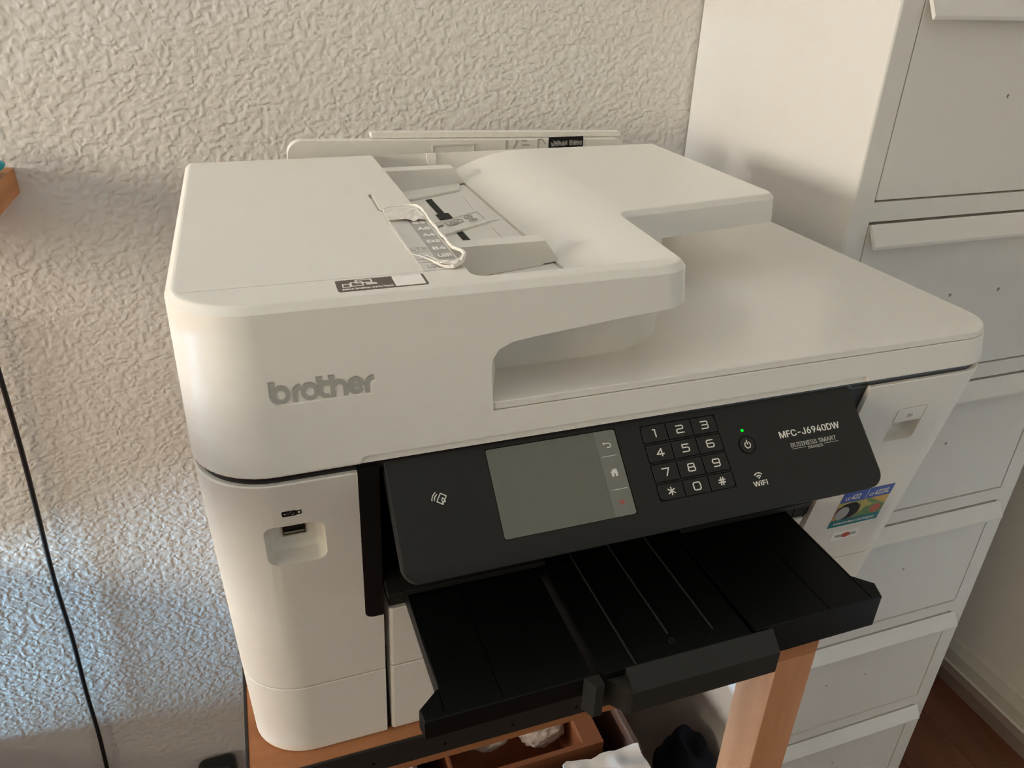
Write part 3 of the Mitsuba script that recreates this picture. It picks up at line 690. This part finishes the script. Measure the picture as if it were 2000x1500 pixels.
# rear tray cover standing behind the feeder
rc = prism([(0.090, 0.3155), (0.090, 0.295), (0.435, 0.280), (0.435, 0.3222)], [0.001, 0.01, 0.002, 0.001], 0, 0.004, n=6) if False else None
rcv = sg.Polygon(outline([(0.0905, 0.20), (0.46, 0.20), (0.46, 0.3218), (0.0905, 0.3322)], [0.002, 0.002, 0.010, 0.014], 0, 8))
add('printer__rear_tray_cover', frame(ext(rcv, 0.014), [0, 0.444, 0], [1, 0, 0], [0, 0, 1], [0, -1, 0]), 'white_plastic', 34)
led_ = sg.Polygon([(0.176, 0.331), (0.46, 0.3235), (0.46, 0.328), (0.20, 0.3355), (0.176, 0.3358)])
add('printer__rear_tray_cover__ledge', frame(ext(led_, 0.012), [0, 0.452, 0], [1, 0, 0], [0, 0, 1], [0, -1, 0]), 'white_plastic', 34)
YR = 0.4299
def on_rear(g, h=0.0003):
    return frame(ext(g, h), [0, YR, 0], [1, 0, 0], [0, 0, 1], [0, -1, 0])
add('printer__rear_tray_cover__latch', on_rear(fr_(0.2370, 0.2830, 0.3120, 0.3236, 0.0014), 0.0012), 'pale_print', False)
add('printer__rear_tray_cover__label', on_rear(sg.box(0.3680, 0.3105, 0.4090, 0.3268), 0.0006), 'deep_black', False); tag('printer__rear_tray_cover__label', 'black label with white lettering')
il = random.Random(3)
for x0, x1, mat in ((0.3708, 0.3898, 'dim_ink'), (0.3925, 0.4070, 'dim_ink')):
    x, ms = x0, []
    while x < x1:
        w_ = il.uniform(0.0004, 0.0010); h0, h1 = 0.3168 + il.uniform(0, 0.0012), 0.3225 + il.uniform(-0.002, 0.0012)
        ms.append(sg.box(x, h0, x + w_, h1)); ms.append(sg.box(x, (h0 + h1) / 2, min(x + 0.0018, x1), (h0 + h1) / 2 + 0.0008)); x += w_ + il.uniform(0.0004, 0.0008)
    add('printer__rear_tray_cover__lettering', on_rear(unary_union(ms), 0.0009), mat, False)
mk = unary_union([sk([(0.3192, 0.3250), (0.3192, 0.3170)], 0.0016), sk([(0.3275, 0.3175), (0.3300, 0.3215), (0.3310, 0.3245)], 0.0018), sk([(0.3370, 0.3245), (0.3420, 0.3240)], 0.0016), sk([(0.3370, 0.3200), (0.3450, 0.3195)], 0.0012), sk([(0.3555, 0.316), (0.3555, 0.3250), (0.3600, 0.3250), (0.3640, 0.3200)], 0.0014)])
add('printer__rear_tray_cover__pictogram', on_rear(mk, 0.0005), 'grey_print', False)

# ---- control panel: local x along the printer, v up the slope from the hinge line, w out of the panel
PT = math.radians(42.05)
PO, PU, PV, PW = np.array([0, 0, 0.225]), [1, 0, 0], [0, math.cos(PT), math.sin(PT)], [0, -math.sin(PT), math.cos(PT)]
PF = lambda m, w=0.0: frame(m, PO + np.array(PW) * w, PU, PV, PW)
tag('printer__control_panel', 'tilted black control panel')
pv = outline(rect(0.1018, 0.4366, -0.0680, 0.0065), [0.011, 0.011, 0.002, 0.002], 0, 8)
pin = outline(rect(0.1018, 0.4366, -0.0680, 0.0065), [0.011, 0.011, 0.002, 0.002], 0.0022, 8)
def bev(v):
    v = v.copy(); t = np.clip((-0.0605 - v[:, 1]) / 0.0075, 0, 1)
    v[:, 2] -= np.where(v[:, 2] > -0.004, 0.0016 * t, 0)
    return v
pan = man(loft([(outline(rect(0.1018, 0.4366, -0.0680, 0.0065), [0.011, 0.011, 0.002, 0.002], 0.004, 8), -0.012), (pv, -0.0075), (pv, -0.0014), (outline(rect(0.1018, 0.4366, -0.0680, 0.0065), [0.011, 0.011, 0.002, 0.002], 0.0004, 8), -0.0004), (outline(rect(0.1018, 0.4366, -0.0680, 0.0065), [0.011, 0.011, 0.002, 0.002], 0.0014, 8), 0.0)]))
# chamfer at the foot
pan = pan - bx(0.0, 0.6, -0.03, 0.0, 0.0, 0.02).rotate([16, 0, 0]).translate([0, -0.0610, 0.0])
pan = pan - bx(0.1634, 0.2508, -0.0541, 0.0022, -0.0011, 0.01)
kx, ky = [0.2680, 0.2864, 0.3050, 0.3234], [0.0008, -0.0122, -0.0252, -0.0384, -0.0502]
for r_ in range(4):
    pan = pan - man(ext(sg.box(kx[0] - 0.0002, ky[r_ + 1] + 0.0004, kx[3] + 0.0002, ky[r_] - 0.0004).buffer(0.0001), 0.01)).translate([0, 0, -0.0013])
pan = pan - m3.Manifold.cylinder(0.01, 0.0064, 0.0064, 36).translate([0.3410, -0.0239, -0.0013])
add('printer__control_panel__plate', PF(tm(pan)), 'panel_black', 30)
add('printer__control_panel__touchscreen', PF(prism(rect(0.1640, 0.2354, -0.0535, 0.0016), [0.0015, 0.0003, 0.0003, 0.0015], -0.0011, -0.0003, n=4)), 'screen_grey', 30); tag('printer__control_panel__touchscreen', 'dim grey touchscreen')
add('printer__control_panel__touch_strip', PF(prism(rect(0.2355, 0.2502, -0.0535, 0.0016), [0.0003, 0.0015, 0.0015, 0.0003], -0.0011, -0.0003, n=4)), 'screen_strip', 30)
fl = lambda g, h=0.0002, w=-0.0003: PF(ext(g, h), w)
ar = unary_union([stroke([[(0.2408, -0.0068), (0.2437, -0.0068)], arc(0.2437, -0.0082, 0.0014, 90, -90, 8), [(0.2437, -0.0096), (0.2425, -0.0096)]], 0.0006), sg.Polygon([(0.2398, -0.0068), (0.2411, -0.0059), (0.2411, -0.0077)])])
hm = unary_union([sg.Polygon([(0.2400, -0.0258), (0.2427, -0.0235), (0.2454, -0.0258)]), sg.box(0.2407, -0.0285, 0.2422, -0.0255), sg.box(0.2433, -0.0285, 0.2448, -0.0255), sg.box(0.2407, -0.0265, 0.2448, -0.0255), sg.box(0.2440, -0.025, 0.2447, -0.0236)])
add('printer__control_panel__touch_icons', fl(unary_union([ar, hm, sg.box(0.2374, -0.0153, 0.2472, -0.0150), sg.box(0.2379, -0.0369, 0.2483, -0.0366)])), 'white_ink', False)
add('printer__control_panel__touch_icons', fl(stroke([[(0.2412, -0.0463), (0.2438, -0.0437)], [(0.2412, -0.0437), (0.2438, -0.0463)]], 0.0006)), 'red_ink', False); tag('printer__control_panel__touch_icons_001', 'red cross icon')
G = {'1': [[(.3, 1), (.6, 1), (.6, 0)]], '2': [[(0, 1), (.85, 1), (1, .88), (1, .64), (.85, .52), (.15, .52), (0, .4), (0, 0), (1, 0)]],
     '3': [[(0, 1), (.85, 1), (1, .88), (1, .64), (.86, .52), (.15, .52)], [(.86, .52), (1, .4), (1, .12), (.85, 0), (0, 0)]],
     '4': [[(.72, 0), (.72, 1), (0, .28), (1, .28)]], '5': [[(1, 1), (.08, 1), (.08, .58), (.85, .58), (1, .46), (1, .12), (.85, 0), (0, 0)]],
     '6': [[(.92, 1), (.15, 1), (0, .88), (0, .12), (.15, 0), (.85, 0), (1, .12), (1, .42), (.85, .54), (0, .54)]], '7': [[(0, 1), (1, 1), (.5, 0)]],
     '8': [[(.15, 1), (.85, 1), (.95, .9), (.95, .62), (.85, .53), (.15, .53), (.05, .62), (.05, .9), (.15, 1)], [(.85, .53), (1, .42), (1, .12), (.85, 0), (.15, 0), (0, .12), (0, .42), (.15, .53)]],
     '9': [[(.08, 0), (.85, 0), (1, .12), (1, .88), (.85, 1), (.15, 1), (0, .88), (0, .58), (.15, .46), (1, .46)]],
     '0': [[(.15, 1), (.85, 1), (1, .86), (1, .14), (.85, 0), (.15, 0), (0, .14), (0, .86), (.15, 1)]],
     '*': [[(.5, 0), (.5, 1)], [(.05, .22), (.95, .78)], [(.05, .78), (.95, .22)]], '#': [[(.3, 0), (.42, 1)], [(.62, 0), (.74, 1)], [(.0, .33), (.95, .33)], [(.07, .68), (1, .68)]]}
word = {'1': 'one', '2': 'two', '3': 'three', '4': 'four', '5': 'five', '6': 'six', '7': 'seven', '8': 'eight', '9': 'nine', '0': 'zero', '*': 'star', '#': 'hash'}
keys = ['123', '456', '789', '*0#']
kw, kd = [], []
for r_ in range(4):
    for c_ in range(3):
        x0, x1, y1, y0 = kx[c_] + 0.0004, kx[c_ + 1] - 0.0004, ky[r_] - 0.0009, ky[r_ + 1] + 0.0009
        rad = [0.0004] * 4
        if r_ == 3 and c_ == 0: rad[0] = 0.0032
        if r_ == 3 and c_ == 2: rad[1] = 0.0032
        if r_ == 0 and c_ == 2: rad[2] = 0.0032
        if r_ == 0 and c_ == 0: rad[3] = 0.0032
        s = keys[r_][c_]
        cx, cy = (x0 + x1) / 2, (y0 + y1) / 2
        k = numbered('printer__control_panel__key')
        add(k, PF(prism(rect(x0, x1, y0, y1), rad, -0.0012, 0.0004, top=0.0003, n=4)), 'key_black', 30); tag(k, f'black keypad key marked {word[s]}')
        g = affinity.translate(affinity.scale(stroke(G[s], 0.165), 0.0049, 0.0048, origin=(0, 0)), cx - 0.00245, cy - 0.0024)
        kw.append(fl(g, 0.00015, 0.0004))
add('printer__control_panel__key_numerals', cat(*kw), 'white_ink', False)
pb = trimesh.creation.cylinder(0.0056, 0.0018, sections=40); pb.apply_translation([0.3410, -0.0239, -0.0004])
add('printer__control_panel__power_button', PF(pb), 'key_black', 30)
pi_ = unary_union([stroke([arc(0.3410, -0.0241, 0.0021, 125, 415, 24)], 0.0007), stroke([[(0.3410, -0.0236), (0.3410, -0.0209)]], 0.0007)])
wf = unary_union([stroke([arc(0.3417, -0.0472, r, 45, 135, 8) for r in (0.0019, 0.0037)], 0.0008), sg.Point(0.3417, -0.0468).buffer(0.0006)])
nfc = unary_union([stroke([[(0.1317, -0.0264), (0.1285, -0.0285 + 0.0055), (0.1285 + 0.0021, -0.0188), (0.1353, -0.0207), (0.1340, -0.0252)]], 0.0006)])
card = affinity.rotate(sg.box(-0.0019, -0.0027, 0.0019, 0.0027).buffer(0.0003).difference(sg.box(-0.0016, -0.0024, 0.0016, 0.0024)), -33)
nfc = unary_union([affinity.translate(card, 0.1318, -0.0229), stroke([[(0.1322, -0.0262), (0.1318, -0.0235), (0.1325, -0.0224), (0.1333, -0.0232), (0.1337, -0.0250)]], 0.0006), stroke([arc(0.1315, -0.0235, r, 120, 175, 6) for r in (0.0041, 0.0055)], 0.0006)])
add('printer__control_panel__power_symbol', fl(pi_, 0.00015, 0.0006), 'white_ink', False)
add('printer__control_panel__wireless_symbol', fl(wf, 0.0002, 0.0), 'white_ink', False)
add('printer__control_panel__card_symbol', fl(nfc, 0.0002, 0.0), 'white_ink', False)
ptext = lambda s, x0, x1, v, h, b=False: (lambda m: (m.apply_translation([0, v, 0]), PF(m))[1])(fit_text(s, x0, x1, h, b))
for m in (ptext('WiFi', 0.3362, 0.3470, -0.0520, 0.0032, True), ptext('MFC-J6940DW', 0.3674, 0.4168, -0.0236, 0.0044, True)):
    add('printer__control_panel__lettering', m, 'white_ink', False)
for m in (ptext('BUSINESS SMART', 0.3735, 0.4108, -0.0312, 0.0030, True), ptext('SERIES', 0.3862, 0.3985, -0.0340, 0.0018, True), fl(sg.box(0.3737, -0.0325, 0.3848, -0.0321), 0.0002, 0.0), fl(sg.box(0.3998, -0.0325, 0.4115, -0.0321), 0.0002, 0.0)):
    add('printer__control_panel__lettering', m, 'dim_ink', False)
led = trimesh.creation.icosphere(2, 0.0011); led.apply_scale([1, 1, 0.4]); led.apply_translation([0.3407, -0.0138, 0.0002])
scene['green_led'] = {'type': 'diffuse', 'reflectance': {'type': 'rgb', 'value': [0.01, 0.4, 0.02]}}
add('printer__control_panel__status_light', PF(led), 'green_led', True, emitter={'type': 'area', 'radiance': {'type': 'rgb', 'value': [0.0, 0.75, 0.02]}}); tag('printer__control_panel__status_light', 'glowing green light')

# ---- output tray
ZO, ZOB = 0.115, 0.0882
wing = [(0.1120, 0.050), (0.1140, -0.0688), (0.1008, -0.0805), (0.1018, -0.0893), (0.2040, -0.0893), (0.2040, -0.0893)]
tl = man(loft([(np.array(p), z) for p, z in [([(0.1125, 0.052), (0.1147, -0.0688), (0.1008, -0.0805), (0.1020, -0.0893), (0.4206, -0.0868), (0.4249, -0.0753), (0.4141, -0.0644), (0.4168, 0.052)][::1], ZOB), ([(0.1125, 0.052), (0.1147, -0.0688), (0.1008, -0.0805), (0.1020, -0.0893), (0.4206, -0.0868), (0.4249, -0.0753), (0.4141, -0.0644), (0.4168, 0.052)], ZO - 0.0007), ([(0.1130, 0.052), (0.1152, -0.0686), (0.1016, -0.0803), (0.1026, -0.0886), (0.4201, -0.0861), (0.4242, -0.0752), (0.4136, -0.0642), (0.4163, 0.052)], ZO)]]))
tl = tl - bx(0.0, 0.2046, -0.2, 0.2, 0.0, 0.1005)
tl = tl - bx(0.2045, 0.3190, -0.2, 0.035, 0.0930, 0.2)                       # channel for the extension
for x in (0.1143, 0.1487, 0.3777, 0.4125):
    tl = tl - bx(x - 0.0004, x + 0.0004, -0.0865, 0.03, ZO - 0.0012, 0.2)
add('printer__output_tray', tm(tl), 'tray_black', 30); tag('printer__output_tray', 'black plastic output tray')
ex = rbox(0.2100, 0.3160, -0.0890, 0.03, ZOB + 0.006, ZO - 0.0005, 0.0006)
add('printer__output_tray__extension', ex, 'tray_black', 30)
for x, y0 in ((0.2330, -0.0885), (0.2636, -0.0725), (0.2934, -0.0778)):
    r_ = trimesh.creation.revolve(np.array([[0, 0]]), sections=3) if False else rbox(x - 0.0006, x + 0.0006, y0, 0.022, ZO - 0.0012, ZO + 0.0006, 0.0004, 2)
    add('printer__output_tray__ridge', r_, 'handle_black', 30)
dm = trimesh.creation.annulus(0.0011, 0.0022, 0.0004, sections=20); dm.apply_translation([0.2632, -0.0782, ZO - 0.0004])
add('printer__output_tray__dimple', dm, 'panel_black', 30)
hp = sg.Polygon([(-0.0892, 0.1160), (-0.0905, 0.1160), (-0.1010, 0.1062), (-0.1010, 0.0885), (-0.0975, 0.0868), (-0.0892, 0.0885)])
hd = ext(hp.buffer(-0.0006).buffer(0.0006, quad_segs=4), 0.1042)
hd = frame(hd, [0.2256, 0, 0], [0, 1, 0], [0, 0, 1], [1, 0, 0])
hm_ = man(hd) - bx(0.2, 0.36, -0.2, 0.0, 0.0, 0.2).rotate([0, 0, 0]).translate([0.5, 0, 0])
add('printer__output_tray__handle', tm(hm_), 'handle_black', 30)
ck = man(ext(sg.Polygon([(0.2135, -0.0885), (0.2256, -0.0885), (0.2256, -0.1008), (0.2225, -0.0990)]), 0.020)).translate([0, 0, 0.0890])
add('printer__output_tray__handle_cheek', tm(ck), 'handle_black', 30)
bl = man(ext(sg.Polygon([(0.1985, -0.0885), (0.2085, -0.0885), (0.2085, -0.0965), (0.2030, -0.0965)]), ZO - 0.0885)).translate([0, 0, 0.0885])
add('printer__output_tray__stop_block', tm(bl), 'handle_black', 30)
for x0, x1, y0 in ((0.1000, 0.2100, 0.006), (0.3200, 0.4350, 0.008)):
    add('printer__output_tray__hinge_bar', rbox(x0, x1, y0, 0.03, 0.1185, 0.1225, 0.0006), 'panel_black', 30)

# ------------------------------------------------------------------ the desk left of the frame (its shade lies on the lower wall)
tag('desk', 'plain wooden desk against the plaster wall left of the black cable', 'desk')
add('desk__top', rbox(-2.0, -0.43, -0.05, YW - 0.002, -0.18, -0.15, 0.002), 'wood_top', 30)
for x0 in (-1.98, -0.50):
    add('desk__leg', rbox(x0, x0 + 0.05, -0.03, 0.02, ZF, -0.1802, 0.002), 'wood_leg', 30)
add('desk__drawer_unit', rbox(-0.86, -0.44, 0.10, YW - 0.004, ZF, -0.500, 0.004), 'cabinet_paint', 30)

# ------------------------------------------------------------------ wall shelf, cable, things under the table
add('wall_shelf', rbox(-0.45, -0.1755, -0.14, YW - 0.0005, 0.2690, 0.2955, 0.0012), 'wood_shelf', 30); tag('wall_shelf', 'orange-brown wooden shelf end on the wall at the left edge', 'shelf')
tq = warp(trimesh.creation.icosphere(4, 1.0), lambda v: (v * (1 + 0.18 * (meshkit.noise(v * 3 + 4)[:, None] - 0.5))) * [0.028, 0.022, 0.0115] + [-0.2005, 0.500, 0.3068])
add('turquoise_cloth', tq, 'teal_cloth', True); tag('turquoise_cloth', 'small crumpled turquoise cloth lying on the wooden wall shelf', 'cloth')
path = resample([(-0.2415, YW - 0.012, 0.14), (-0.2431, YW - 0.012, 0.069), (-0.2463, YW - 0.010, -0.0158), (-0.2516, YW - 0.012, -0.128), (-0.2580, YW - 0.012, -0.2446), (-0.2595, YW - 0.012, -0.328), (-0.265, YW - 0.012, -0.4376), (-0.268, YW - 0.012, -0.5364), (-0.2722, YW - 0.012, -0.606), (-0.275, YW - 0.014, -0.70), (-0.26, YW - 0.03, -0.79), (-0.22, YW - 0.05, ZF + 0.0032), (-0.15, YW - 0.05, ZF + 0.0032)], 120)
path[:, 2] = np.maximum(path[:, 2], ZF + 0.0032)
path[:, 1] = np.minimum(path[:, 1], YW - 0.0035)
add('power_cable', tube(path, 0.0030, 10), 'cable_black', True); tag('power_cable', 'thin black power cable hanging down the plaster wall', 'cable')
